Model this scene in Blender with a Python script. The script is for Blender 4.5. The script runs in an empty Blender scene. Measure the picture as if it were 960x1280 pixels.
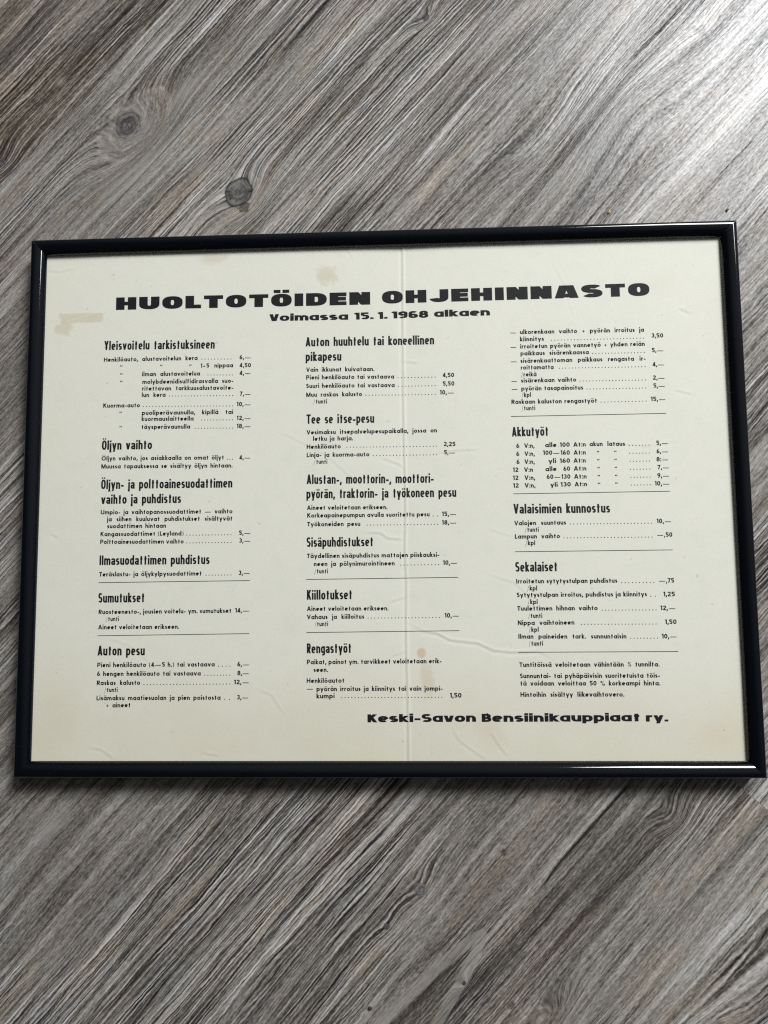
import bpy, math
import numpy as np

# ------------------------------------------------------------------ scene, camera, light
scene = bpy.context.scene
MM = 0.001

cam_data = bpy.data.cameras.new('camera')
cam = bpy.data.objects.new('camera', cam_data)
scene.collection.objects.link(cam)
cam_data.sensor_fit = 'VERTICAL'
cam_data.sensor_height = 36.0
cam_data.lens = 900.0 / 1280.0 * 36.0
cam_data.clip_start = 0.02
cam_data.clip_end = 200.0
from mathutils import Matrix, Vector
R = Matrix(((0.9991505654351667, -0.010059292920637194, -0.039961959618161895),
            (0.013484238039075442, 0.9961707962223973, 0.08638240606825226),
            (0.03893999120560166, -0.08684788644274363, 0.9954602562158552)))
CAM_POS = Vector((17.899, -44.349, 413.0)) * MM
cam.matrix_world = Matrix.Translation(CAM_POS) @ R.transposed().to_4x4()
cam_data.dof.use_dof = True
cam_data.dof.focus_distance = 0.405
cam_data.dof.aperture_fstop = 11.0
scene.camera = cam

world = bpy.data.worlds.new('World')
scene.world = world
world.use_nodes = True
bgn = world.node_tree.nodes['Background']
bgn.inputs['Color'].default_value = (0.97, 0.98, 1.0, 1)
# a dim room whose walls and ceiling are palest on the window's side
_nt = world.node_tree
_tc = _nt.nodes.new('ShaderNodeTexCoord')
_dt = _nt.nodes.new('ShaderNodeVectorMath'); _dt.operation = 'DOT_PRODUCT'
_dt.inputs[1].default_value = Vector((0.46, 0.66, 0.59)).normalized()
_nt.links.new(_tc.outputs['Generated'], _dt.inputs[0])
_mr = _nt.nodes.new('ShaderNodeMapRange'); _mr.interpolation_type = 'SMOOTHSTEP'
_mr.inputs[1].default_value = 0.35; _mr.inputs[2].default_value = 1.0
_mr.inputs[3].default_value = 0.035; _mr.inputs[4].default_value = 0.30
_nt.links.new(_dt.outputs['Value'], _mr.inputs[0])
_nt.links.new(_mr.outputs[0], bgn.inputs['Strength'])

# the room's window: the one source of light, up and to the right of the frame
win_data = bpy.data.lights.new('window_light', 'AREA')
win_data.shape = 'RECTANGLE'
win_data.size = 1.21
win_data.size_y = 0.865
win_data.energy = 123.0
win_data.color = (0.95, 0.975, 1.0)
win = bpy.data.objects.new('window_light', win_data)
scene.collection.objects.link(win)
win.location = Vector((0.46, 0.60, 0.66)).normalized() * 3.0
win.rotation_euler = (-win.location).to_track_quat('-Z', 'Y').to_euler()

vs = scene.view_settings
vs.view_transform = 'Standard'
vs.look = 'None'
vs.exposure = 0.0
vs.gamma = 1.0
vs.use_curve_mapping = False
scene.cycles.transparent_max_bounces = 16
scene.cycles.filter_width = 1.2
scene.cycles.use_denoising = False          # the print is finer than the denoiser can keep
scene.cycles.use_adaptive_sampling = False
scene.cycles.max_bounces = 6
scene.cycles.diffuse_bounces = 3
scene.cycles.glossy_bounces = 3

# ------------------------------------------------------------------ node helpers
class E:
    """A scalar socket with arithmetic that builds Math nodes."""
    nt = None
    def __init__(self, s): self.s = s
    @staticmethod
    def op(name, *args, clamp=False):
        n = E.nt.nodes.new('ShaderNodeMath')
        n.operation = name
        n.use_clamp = clamp
        for i, a in enumerate(args):
            if isinstance(a, E): E.nt.links.new(a.s, n.inputs[i])
            else: n.inputs[i].default_value = float(a)
        return E(n.outputs[0])
    def __add__(a, b): return E.op('ADD', a, b)
    __radd__ = __add__
    def __sub__(a, b): return E.op('SUBTRACT', a, b)
    def __rsub__(a, b): return E.op('SUBTRACT', b, a)
    def __mul__(a, b): return E.op('MULTIPLY', a, b)
    __rmul__ = __mul__
    def __truediv__(a, b): return E.op('DIVIDE', a, b)
    def __neg__(a): return E.op('MULTIPLY', a, -1.0)
def absx(a): return E.op('ABSOLUTE', a)
def powx(a, b): return E.op('POWER', a, b)
def expx(a): return E.op('EXPONENT', a)
def sqrtx(a): return E.op('SQRT', a)
def sinx(a): return E.op('SINE', a)
def clamp01(a): return E.op('ADD', a, 0.0, clamp=True)
def maxx(a, b): return E.op('MAXIMUM', a, b)
def minx(a, b): return E.op('MINIMUM', a, b)
def smooth(a, lo, hi):
    n = E.nt.nodes.new('ShaderNodeMapRange')
    n.interpolation_type = 'SMOOTHSTEP'
    E.nt.links.new(a.s, n.inputs[0])
    n.inputs[1].default_value = lo; n.inputs[2].default_value = hi
    if lo > hi:
        n.inputs[1].default_value = hi; n.inputs[2].default_value = lo
        n.inputs[3].default_value = 1.0; n.inputs[4].default_value = 0.0
    return E(n.outputs[0])
def noise(x, y, z=0.0, detail=2.0, rough=0.5):
    c = E.nt.nodes.new('ShaderNodeCombineXYZ')
    for i, a in enumerate((x, y, z)):
        if isinstance(a, E): E.nt.links.new(a.s, c.inputs[i])
        else: c.inputs[i].default_value = float(a)
    n = E.nt.nodes.new('ShaderNodeTexNoise')
    n.inputs['Scale'].default_value = 1.0
    n.inputs['Detail'].default_value = detail
    n.inputs['Roughness'].default_value = rough
    E.nt.links.new(c.outputs[0], n.inputs['Vector'])
    return E(n.outputs[0])
def mixc(f, a, b, mode='MIX'):
    n = E.nt.nodes.new('ShaderNodeMix')
    n.data_type = 'RGBA'
    n.blend_type = mode
    if isinstance(f, E): E.nt.links.new(f.s, n.inputs[0])
    else: n.inputs[0].default_value = f
    for i, c in ((6, a), (7, b)):
        if isinstance(c, tuple): n.inputs[i].default_value = (*c, 1)
        else: E.nt.links.new(c, n.inputs[i])
    return n.outputs[2]
def ramp(a, stops):
    n = E.nt.nodes.new('ShaderNodeValToRGB')
    el = n.color_ramp.elements
    while len(el) < len(stops): el.new(0.5)
    for e, (p, c) in zip(el, stops):
        e.position = p; e.color = (*c, 1)
    E.nt.links.new(a.s, n.inputs[0])
    return n.outputs[0]
def new_mat(name):
    m = bpy.data.materials.new(name)
    m.use_nodes = True
    E.nt = m.node_tree
    return m, m.node_tree.nodes['Principled BSDF']
def coords():
    t = E.nt.nodes.new('ShaderNodeTexCoord')
    s = E.nt.nodes.new('ShaderNodeSeparateXYZ')
    E.nt.links.new(t.outputs['Object'], s.inputs[0])
    return E(s.outputs[0]) * 1000.0, E(s.outputs[1]) * 1000.0, E(s.outputs[2]) * 1000.0
def bump(bsdf, height, dist_mm, strength=1.0):
    n = E.nt.nodes.new('ShaderNodeBump')
    n.inputs['Strength'].default_value = strength
    n.inputs['Distance'].default_value = dist_mm * MM
    E.nt.links.new(height.s, n.inputs['Height'])
    E.nt.links.new(n.outputs[0], bsdf.inputs['Normal'])
def put(bsdf, name, v):
    if isinstance(v, E): E.nt.links.new(v.s, bsdf.inputs[name])
    elif isinstance(v, tuple): bsdf.inputs[name].default_value = (*v, 1)
    elif isinstance(v, (int, float)): bsdf.inputs[name].default_value = v
    else: E.nt.links.new(v, bsdf.inputs[name])

# ------------------------------------------------------------------ the floor: weathered grey wood boards
TH = math.radians(47.8)
CT, ST = math.cos(TH), math.sin(TH)
def uv_of(x, y): return x * CT + y * ST, -x * ST + y * CT

def floor_material():
    m, bs = new_mat('weathered_grey_wood')
    x, y, z = coords()
    u = x * CT + y * ST
    v0 = y * CT - x * ST
    # seams between the printed boards
    sA, sC, sG = 302.5, 120.8, -272.7
    wob = (noise(u / 40, v0 / 40, 3.0, 2) - 0.5) * 2.0
    vs_ = v0 + wob * 0.9
    isA = smooth(vs_, sA - 0.25, sA + 0.25)
    isC = smooth(vs_, sC + 0.25, sC - 0.25)
    isG = smooth(vs_, sG + 0.25, sG - 0.25)
    cu, cv = uv_of(203.4, -169.0)
    isX = smooth(u, cu - 0.3, cu + 0.3) * smooth(v0, sG + 45, sG + 44) * (1.0 - isG)
    seed = isA * 7.3 + isC * 3.7 + isG * 11.1 + isX * 5.0
    # flow of the grain: broad waves plus bulges round the knots
    w1 = (noise(u / 300, v0 / 80, seed, 1.5) - 0.5) * 14.0
    w2 = (noise(u / 34, v0 / 12, seed + 1.7, 2) - 0.5) * 2.4
    h = v0 + w1 + w2
    bulges = [  # x, y, height, length, width
        (-149, 227, 19, 31, 14), (-81.4, 184.3, 9, 16, 12), (30.2, 294.7, 4, 9, 4),
        (195.5, 279.9, 2.5, 10, 5), (19.5, -217.1, 3.5, 14, 7), (0.8, -236.6, 2, 9, 5),
        (152.3, 229.3, -10, 45, 18), (157.8, -177.5, 6, 10, 8), (-231, 212.3, 5, 12, 8),
        (100, 215, 6, 40, 14), (215, -262, 18, 60, 24), (42.6, -265.7, 4, 5, 3), (86, -285, 10, 20, 7),
        (-300, 80, 20, 40, 14), (300, 180, 25, 60, 18)]
    for bx, by, a, lu, lv in bulges:
        bu, bv = uv_of(bx, by)
        du = (u - bu) / lu
        dv = (v0 - bv) / lv
        h = h + expx(-(du * du + dv * dv)) * a
    # where the surface is brushed deep and where it is smooth
    zones = noise(u / 130, v0 / 38, seed + 9.0, 1.5)
    deep = smooth(zones, 0.42, 0.62)
    def blob(bx, by, lu, lv):
        bu, bv = uv_of(bx, by)
        du = (u - bu) / lu
        dv = (v0 - bv) / lv
        return expx(-(du * du + dv * dv))
    deep = deep + blob(-5, 235, 110, 42) * 1.0 + blob(-60, -215, 110, 40) * 1.3 + blob(-120, -250, 80, 30) * 0.6
    deep = deep - blob(-205, 235, 90, 28) * 0.4 - blob(-190, -185, 50, 26) * 1.3 - blob(190, 215, 120, 40) * 1.0 \
        - blob(110, -215, 90, 36) * 0.9 - blob(-150, 228, 60, 30) * 0.6
    deep = clamp01(deep)
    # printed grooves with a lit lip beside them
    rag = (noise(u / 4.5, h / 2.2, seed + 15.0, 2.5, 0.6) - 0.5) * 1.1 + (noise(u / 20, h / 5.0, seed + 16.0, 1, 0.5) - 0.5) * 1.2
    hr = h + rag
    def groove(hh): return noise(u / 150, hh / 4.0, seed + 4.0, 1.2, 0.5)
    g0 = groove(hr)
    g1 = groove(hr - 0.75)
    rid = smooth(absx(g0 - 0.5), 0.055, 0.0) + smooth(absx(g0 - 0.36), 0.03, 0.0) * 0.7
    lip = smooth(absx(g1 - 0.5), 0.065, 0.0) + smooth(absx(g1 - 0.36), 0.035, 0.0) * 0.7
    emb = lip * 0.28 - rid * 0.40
    cut = smooth(g0, 0.47, 0.33)
    line2 = noise(u / 75, h / 1.25, seed + 6.0, 2, 0.6)
    cut2 = smooth(line2, 0.44, 0.30)
    tone = noise(u / 240, h / 16, seed + 2.0, 3, 0.55)
    streak = noise(u / 120, h / 4.2, seed + 8.0, 3, 0.6)
    fibre = noise(u / 7.5, h / 0.62, seed + 5.0, 2.5, 0.6)
    fib2 = noise(u / 6.0, (h - 0.35) / 0.62, seed + 5.0, 1.5, 0.6)
    ticks = noise(u / 2.6, h / 0.75, seed + 3.0, 1.5, 0.55)
    grit = noise(x / 0.7, y / 0.7, 1.0, 2, 0.6)
    lines = noise(u / 85, (h + rag * 0.55) / 1.2, seed + 13.0, 3, 0.68)
    calm = clamp01(blob(-153, 231.8, 38, 17) * 1.2 + blob(-84.4, 187, 17, 13) + blob(118, 195, 40, 14) * 0.7 + blob(-189, -186, 40, 22) * 0.8)
    lc = (lines - 0.5) * (deep * 1.2 + 0.66) * (1.0 - calm * 0.68)
    val = 0.505 + (tone - 0.5) * 0.50 + (streak - 0.5) * 0.80 + lc + (fibre - 0.5) * 0.52 + (ticks - 0.5) * 0.55 + (grit - 0.5) * 0.30
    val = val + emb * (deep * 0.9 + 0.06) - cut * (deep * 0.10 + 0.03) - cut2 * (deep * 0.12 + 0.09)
    # tone of each board
    val = val - isA * 0.13 + isG * 0.09 + isX * 0.05 + smooth(vs_, sA - 16, sA - 1) * (1.0 - isA) * 0.07 - blob(95, -215, 80, 26) * 0.10 - blob(-190, -190, 40, 22) * 0.07
    # the seams
    eu, ev = uv_of(-149, 232)
    ex = (u - eu) / 27.0
    ey = (v0 - ev) / 14.5
    de = sqrtx(ex * ex + ey * ey + 0.0001) + (noise(x / 9, y / 9, 41.0, 2) - 0.5) * 0.22
    eye = smooth(de, 1.12, 0.85)
    er = noise(de * 6.5, ey * 0.6, 43.0, 3.0, 0.65)
    val = val * (1.0 - eye * 0.65) + (0.49 + (er - 0.5) * 0.95 + (fibre - 0.5) * 0.3 + (ticks - 0.5) * 0.55 + (grit - 0.5) * 0.35) * eye * 0.65
    val = val + smooth(absx(de - 1.02), 0.13, 0.0) * smooth(absx(ex), 0.35, 0.9) * 0.11
    def seam(c, w): return smooth(absx(vs_ - c), w, 0.0)
    def along(bx, by, l):
        bu, bv = uv_of(bx, by)
        return expx(-powx(absx((u - bu) / l), 4.0))
    val = val - seam(sA, 0.5) * 0.10 - seam(sC, 0.9) * 0.22 - seam(sG, 0.5) * 0.08
    # long drying cracks: centre x, y, half length, bow, width
    for bx, by, l, bow, wd, k in [(-110, 237, 88, 0.0, 0.55, 0.30), (110, -187, 42, 2.0, 1.1, 0.42), (159, 183, 30, 5.0, 0.8, 0.26),
                                  (128, -168, 30, 1.0, 0.5, 0.2), (40, 222, 50, 2.0, 0.7, 0.25), (-150, -268, 50, 1.5, 0.8, 0.25)]:
        bu, bv = uv_of(bx, by)
        du = (u - bu) / l
        dv = absx(v0 - bv + wob * 1.6 + du * du * bow)
        val = val - smooth(dv, wd, 0.0) * smooth(absx(du), 1.0, 0.7) * k
        val = val + smooth(absx(v0 - bv + wob * 1.6 + du * du * bow - wd * 2.2), wd * 1.6, 0.0) * smooth(absx(du), 1.0, 0.6) * k * 0.5
    # bleached patches: pale smooth wood
    pale = blob(-189, -186, 15, 4) * 1.0 + blob(-196, -178, 9, 4) * 0.5 + blob(-118, 253, 13, 4) * 0.8 + blob(-140, 208, 22, 4.5) * 0.8 \
        + blob(-160, 195, 18, 9) * 0.5 + blob(-105, 205, 11, 5) * 0.5 + blob(-72, 205, 16, 4) * 0.4 + blob(115, 190, 26, 7) * 0.55 \
        + blob(-60, 300, 30, 9) * 0.5 + blob(-196, 262, 4, 2) * 1.0 + blob(-130, 290, 40, 4) * 0.4
    # the tongue-shaped growth mark at the bottom
    au, av = uv_of(55, -238)
    t = maxx(au - u, 0.0)
    hw = sqrtx(t / 55.0) * 13.5
    dv = absx(v0 - av + (t / 55.0) * 2.0) + wob * 0.5
    tongue = smooth(dv - hw, 0.5, -0.5) * smooth(dv - hw + 6.0, -1.2, 0.6) * smooth(t, 120.0, 70.0)
    inner = smooth(dv - hw + 6.0, 0.3, -1.0) * smooth(t, 120.0, 70.0)
    pale = clamp01(pale + tongue * 0.85)
    fine = (fibre - 0.5) * 0.20 + (grit - 0.5) * 0.16
    val = val * (1.0 - pale * 0.75) + (0.63 + fine) * pale * 0.75
    val = val - inner * 0.12
    # knots: dark rim, ringed heart
    core_mask = None
    shared = noise(x / 1.9, y / 1.9, 51.0, 2)
    # x, y, radius, darkness, softness of the edge, strength of the rim
    for bx, by, r, dk, soft, rm in [(-84.4, 187.0, 8.4, 0.20, 0.10, 1.0), (-153, 231.8, 8.2, 0.20, 0.50, 0.45), (30.2, 294.7, 2.2, 0.22, 0.3, 0.8),
                                    (195.5, 279.9, 4.4, 0.15, 0.6, 0.2), (19.5, -217.1, 4.4, 0.10, 0.5, 0.4), (0.8, -236.6, 2.0, 0.14, 0.4, 0.8),
                                    (42.6, -265.7, 1.2, 0.22, 0.4, 1.0), (-231, 210.5, 3.2, 0.15, 0.4, 0.6), (17.0, -258, 1.2, 0.12, 0.4, 0.9),
                                    (68, -277, 2.2, 0.10, 0.5, 0.6), (66, -197, 2.2, 0.12, 0.5, 0.5)]:
        bu, bv = uv_of(bx, by)
        du = u - bu
        dv = v0 - bv
        if r > 4:
            wb = noise(x / (r * 1.3), y / (r * 1.3), bx, 1.5)
            ang = E.op('ARCTAN2', dv, du)
        else: wb = shared
        d = sqrtx(du * du * 0.84 + dv * dv * 1.10) + (wb - 0.5) * r * 0.55
        inside = smooth(d, r, r * (1.0 - soft))
        rim = smooth(absx(d - r * 0.94), r * 0.12, 0.0)
        if r > 4:
            rad = noise(ang * 2.6, d * (0.5 / r), bx, 2.5, 0.65)
            rings = noise(d * (3.4 / r) + rad * 0.8, ang * 0.5, by, 2.5, 0.6)
            kv = 0.50 - dk * 0.9 + (rings - 0.5) * 1.0 + (rad - 0.5) * 0.30 + (grit - 0.5) * 0.35 - smooth(rad, 0.38, 0.30) * 0.20 - smooth(shared, 0.38, 0.28) * 0.16
        else: kv = 0.42 - dk * 0.9 + (shared - 0.5) * 0.8 + (grit - 0.5) * 0.3
        val = val * (1.0 - inside * 0.92) + kv * inside * 0.92 - rim * (dk * rm * 1.35)
        halo = smooth(absx(d - r * 1.4), r * 0.4, 0.0)
        val = val + halo * 0.05
        core_mask = inside if core_mask is None else maxx(core_mask, inside)
    # the dark scar under the round knot
    su_, sv_ = uv_of(-81.0, 177.5)
    sd = sqrtx((u - su_) * (u - su_) * 0.06 + (v0 - sv_) * (v0 - sv_) * 0.09) + (noise(x / 2.5, y / 2.5, 77.0, 2) - 0.5) * 0.9
    scar = smooth(sd, 1.15, 0.75)
    val = val - scar * (0.27 + (fibre - 0.5) * 0.3) * (1.0 - core_mask * 0.8)
    val = clamp01(val)
    col = ramp(val, [(0.0, (0.020, 0.019, 0.020)), (0.28, (0.082, 0.073, 0.066)), (0.5, (0.212, 0.194, 0.174)),
                     (0.74, (0.386, 0.362, 0.335)), (1.0, (0.58, 0.575, 0.565))])
    brown = smooth(noise(u / 60, h / 12, seed + 20.0, 2.5), 0.44, 0.70)
    brown = clamp01(brown * 0.55 + isA * 0.35 + blob(-128, 181, 30, 9) * 0.5 + blob(-215, 250, 50, 18) * 0.5 + blob(70, -215, 45, 12) * 0.35)
    col = mixc(brown * (1.0 - core_mask), col, mixc(1.0, col, (1.10, 0.98, 0.85), 'MULTIPLY'))
    blue = smooth(noise(u / 50, h / 14, seed + 30.0, 2), 0.54, 0.72)
    col = mixc(clamp01(blue * 0.5 + pale * 0.4 + core_mask * 0.7), col, mixc(1.0, col, (0.93, 1.0, 1.05), 'MULTIPLY'))
    put(bs, 'Base Color', col)
    rough = 0.33 + (fibre - 0.5) * 0.25 + (streak - 0.5) * 0.2
    put(bs, 'Roughness', rough)
    put(bs, 'Specular IOR Level', clamp01(0.30 + (lines - 0.5) * 0.8 + (tone - 0.5) * 0.7 + (ticks - 0.5) * 0.5))
    hgt = fibre * 0.4 + ticks * 0.4 + lines * 0.5
    bump(bs, hgt, 0.22, 0.5)
    return m

# ------------------------------------------------------------------ object helpers
def link(o, parent=None):
    scene.collection.objects.link(o)
    if parent is not None: o.parent = parent
    return o
def mesh_obj(name, verts, faces, mat, parent=None, smooth_shade=False):
    me = bpy.data.meshes.new(name)
    me.from_pydata([tuple(c * MM for c in p) for p in verts], [], faces)
    me.update()
    if smooth_shade: me.polygons.foreach_set('use_smooth', [True] * len(me.polygons))
    me.materials.append(mat)
    return link(bpy.data.objects.new(name, me), parent)
def tag(o, label=None, category=None, group=None, kind=None):
    if label: o['label'] = label
    if category: o['category'] = category
    if group: o['group'] = group
    if kind: o['kind'] = kind
    return o

floor = mesh_obj('floor', [(-2500, -2500, 0), (2500, -2500, 0), (2500, 2500, 0), (-2500, 2500, 0)], [(0, 1, 2, 3)], floor_material())
tag(floor, 'grey weathered wood floor with diagonal grain and knots', 'floor', kind='structure')

# ------------------------------------------------------------------ the frame
def black_plastic():
    m, bs = new_mat('glossy_black_plastic')
    x, y, z = coords()
    n = noise(x / 1.2, y / 1.2, z / 1.2, 3)
    dust = smooth(noise(x / 0.8, y / 0.8, 5.0, 1), 0.74, 0.80)
    put(bs, 'Base Color', mixc(dust * 0.12, (0.0012, 0.0024, 0.0044), (0.25, 0.25, 0.24)))
    put(bs, 'Roughness', 0.035 + n * 0.06)
    put(bs, 'Specular IOR Level', 0.5)
    bump(bs, noise(x / 14, y / 14, z / 14, 2), 0.10, 0.25)
    return m
def acrylic():
    m, bs = new_mat('clear_acrylic')
    nt = m.node_tree
    nt.nodes.remove(bs)
    out = nt.nodes['Material Output']
    tr = nt.nodes.new('ShaderNodeBsdfTransparent')
    tr.inputs[0].default_value = (0.985, 0.99, 0.985, 1)
    gl = nt.nodes.new('ShaderNodeBsdfGlossy')
    gl.inputs['Roughness'].default_value = 0.03
    geo = nt.nodes.new('ShaderNodeNewGeometry')
    dot = nt.nodes.new('ShaderNodeVectorMath')
    dot.operation = 'DOT_PRODUCT'
    nt.links.new(geo.outputs['Normal'], dot.inputs[0])
    nt.links.new(geo.outputs['Incoming'], dot.inputs[1])
    fres = (0.04 + powx(1.0 - absx(E(dot.outputs['Value'])), 5.0) * 0.96) * (1.0 - E(geo.outputs['Backfacing']))
    mx = nt.nodes.new('ShaderNodeMixShader')
    nt.links.new(fres.s, mx.inputs[0])
    nt.links.new(tr.outputs[0], mx.inputs[1])
    nt.links.new(gl.outputs[0], mx.inputs[2])
    nt.links.new(mx.outputs[0], out.inputs['Surface'])
    return m
def board_mat():
    m, bs = new_mat('brown_hardboard')
    x, y, z = coords()
    n = noise(x / 3, y / 3, 0, 3)
    put(bs, 'Base Color', ramp(n, [(0.3, (0.09, 0.055, 0.03)), (0.7, (0.14, 0.09, 0.05))]))
    put(bs, 'Roughness', 0.8)
    return m

OW, OH = 408.0, 308.0           # outer size of the frame
# cross-section of the rail: (inward from the outer edge, height)
PROF = [(0.0, 0.3), (0.0, 12.2), (0.12, 12.9), (0.40, 13.5), (0.85, 14.0), (1.45, 14.35), (2.2, 14.55), (3.2, 14.55), (4.3, 14.35),
        (5.4, 14.0), (6.3, 13.55), (7.0, 13.0), (7.6, 12.3), (8.05, 11.6), (8.35, 11.0), (8.5, 10.55), (8.5, 10.35), (4.2, 10.35), (4.2, 0.3)]
frame = bpy.data.objects.new('picture_frame', None)
link(frame)
tag(frame, 'narrow glossy black picture frame with mitred corners lying on the wood floor', 'picture frame')
plastic = black_plastic()
def rail(along_x, sign):
    """One mitred side of the frame; its ends are cut at 45 degrees."""
    L = (OW if along_x else OH) / 2
    D = (OH if along_x else OW) / 2
    N = 12
    verts, faces = [], []
    for i in range(N + 1):
        t = -1 + 2 * i / N
        for d, zz in PROF:
            s = t * (L - d - 0.06)
            o = sign * (D - d)
            verts.append((s, o, zz) if along_x else (o, s, zz))
    k = len(PROF)
    flip = (sign > 0) != along_x
    for i in range(N):
        for j in range(k):
            a, b_ = i * k + j, i * k + (j + 1) % k
            f = (a, b_, b_ + k, a + k)
            faces.append(f if flip else f[::-1])
    c0 = tuple(range(k)); c1 = tuple(N * k + j for j in range(k))
    faces.append(c0[::-1] if flip else c0)
    faces.append(c1 if flip else c1[::-1])
    o = mesh_obj('frame_rail', verts, faces, plastic, frame, True)
    return o
rails = [rail(True, 1), rail(True, -1), rail(False, 1), rail(False, -1)]
for o in rails:                         # round the mouldings but keep the sharp arrises
    me = o.data
    import bmesh
    bm = bmesh.new(); bm.from_mesh(me)
    bmesh.ops.recalc_face_normals(bm, faces=bm.faces)
    for e in bm.edges:
        if len(e.link_faces) == 2 and e.calc_face_angle() > math.radians(40): e.smooth = False
    bm.to_mesh(me); bm.free()

def slab(name, w, h_, z0, z1, mat, parent):
    v = [(sx * w / 2, sy * h_ / 2, zz) for zz in (z0, z1) for sx, sy in ((-1, -1), (1, -1), (1, 1), (-1, 1))]
    f = [(3, 2, 1, 0), (4, 5, 6, 7), (0, 1, 5, 4), (1, 2, 6, 5), (2, 3, 7, 6), (3, 0, 4, 7)]
    return mesh_obj(name, v, f, mat, parent)
slab('glass_pane', 398.6, 298.6, 9.98, 10.33, acrylic(), frame)
slab('backing_board', 398.8, 298.8, 5.6, 8.3, board_mat(), frame)
# small chip of dust on the top rail
# ------------------------------------------------------------------ the paper sheet: fold, creases, waves
PZ = 9.3
PW, PH = 398.0, 298.0
STEP = 0.62
NX, NY = int(PW / STEP) + 1, int(PH / STEP) + 1
GX = np.linspace(-PW / 2, PW / 2, NX)
GY = np.linspace(-PH / 2, PH / 2, NY)
XX, YY = np.meshgrid(GX, GY)
rng = np.random.default_rng(7)
def smooth_noise(scale_x, scale_y, seed):
    """Bicubic-ish value noise on the sheet, range about -1..1."""
    r = np.random.default_rng(seed)
    nx, ny = int(PW / scale_x) + 4, int(PH / scale_y) + 4
    g = r.uniform(-1, 1, (ny, nx))
    fx = (XX + PW / 2) / scale_x + 1; fy = (YY + PH / 2) / scale_y + 1
    ix = fx.astype(int); iy = fy.astype(int)
    tx = fx - ix; ty = fy - iy
    tx = tx * tx * tx * (tx * (tx * 6 - 15) + 10); ty = ty * ty * ty * (ty * (ty * 6 - 15) + 10)
    a = g[iy, ix] * (1 - tx) + g[iy, ix + 1] * tx
    b_ = g[iy + 1, ix] * (1 - tx) + g[iy + 1, ix + 1] * tx
    return a * (1 - ty) + b_ * ty
def seg_dist(pts):
    """Distance to a polyline, the side of it and how far along it, for every grid point."""
    best = np.full(XX.shape, 1e9); side = np.zeros(XX.shape); par = np.zeros(XX.shape)
    pts = [np.array(p, float) for p in pts]
    tot = sum(np.linalg.norm(q - p) for p, q in zip(pts, pts[1:])); acc = 0
    for p, q in zip(pts, pts[1:]):
        d = q - p; l = np.linalg.norm(d); d /= l
        s = (XX - p[0]) * d[0] + (YY - p[1]) * d[1]
        n = -(XX - p[0]) * d[1] + (YY - p[1]) * d[0]
        e = np.maximum(np.maximum(-s, s - l), 0)
        dist = np.hypot(n, e)
        mk = dist < best
        best = np.where(mk, dist, best); side = np.where(mk, n, side); par = np.where(mk, (acc + np.clip(s, 0, l)) / tot, par)
        acc += l
    return best, side, par
HG = 0.16 * smooth_noise(70, 60, 1) + 0.05 * smooth_noise(22, 25, 2) + 0.012 * smooth_noise(6, 7, 3)
fold_x = 13.85 + 0.35 * np.interp(YY, np.linspace(-150, 150, 16), rng.uniform(-1, 1, 16)) + np.where(YY > 50, (YY - 50) * 0.004, 0)
dx = XX - fold_x
HG += -0.55 * np.exp(-np.abs(dx) / 22.0) * (0.8 + 0.3 * smooth_noise(300, 50, 9))
HG += 0.27 * np.exp(-((dx - 0.55) / 0.62) ** 2) - 0.14 * np.exp(-((dx + 0.9) / 0.7) ** 2)
HG += 0.05 * smooth_noise(9, 11, 12) * np.exp(-(dx / 22.0) ** 2)
CREASES = [
 (0.17, [(14.8, -70.5), (23.6, -75.4), (31.2, -76.7), (38.2, -80.3), (53.2, -82.1), (61.9, -86.1), (72.0, -87.1), (86.4, -86.7), (94.6, -91.1)]),
 (0.13, [(-9.3, -20.2), (-0.3, -20.3), (4.2, -23.5), (14.1, -24.5)]),
 (0.10, [(0.6, 22.5), (11.4, 18.2), (14.6, 15.4)]),
 (0.09, [(31.0, 24.3), (40.1, 25.5), (56.8, 26.2)]),
 (0.08, [(38.2, -127.6), (42.4, -134.9), (57.5, -145.6)]),
 (0.09, [(59.1, -129.8), (64.2, -137.9), (69.2, -143.9)]),
 (0.10, [(-163.7, -138.2), (-156.9, -139.0), (-148.6, -144.7)]),
 (0.08, [(-100.1, -141.2), (-89.3, -142.5)]),
 (0.07, [(-70.3, -106.5), (-61.3, -109.6), (-53.7, -120.9)]),
 (0.10, [(170.6, 105.3), (177.6, 101.9)]),
 (0.09, [(166.2, 58.1), (177.2, 55.1)]),
 (0.11, [(14.4, 77.6), (22.7, 76.9)]),
 (0.08, [(-196.0, 137.6), (-188.7, 136.4), (-179.1, 138.1)]),
 (0.11, [(4.2, -59.3), (13.7, -56.3)]),
 (0.10, [(5.7, -89.3), (13.7, -85.8)]),
 (0.05, [(-19.8, 151.1), (-12.8, 136.4)]),
 (0.05, [(60.3, -18.8), (73.6, -23.5)]),
 (0.06, [(-161.6, 111.3), (-194.9, 101.5)]),
 (0.10, [(-188.8, -18.9), (-184.1, -20.8)]),
 (0.06, [(60, -44), (74, -49), (86, -60)]),
 (0.05, [(-155, -78), (-142, -82), (-128, -93)]),
 (0.05, [(-60, 40), (-30, 24), (-6, 2)]),
 (0.04, [(120, 30), (150, 26), (172, 30)]),
 (0.04, [(100, 136), (108, 118), (112, 100)])]
for i, (amp, pts) in enumerate(CREASES):
    d, s, par = seg_dist(pts)
    taper = np.clip(np.minimum(par, 1 - par) * 5, 0.15, 1)
    amp *= 1.05
    HG += amp * taper * np.exp(-(d / 0.75) ** 2)
    HG -= amp * 0.7 * taper * np.exp(-((d - 1.3) / 0.9) ** 2) * (s < 0)
    HG += amp * 0.8 * np.exp(-d / 5.0) * np.sign(s) * 0.25 * np.clip(np.abs(s) / 1.5, 0, 1) * taper
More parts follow.
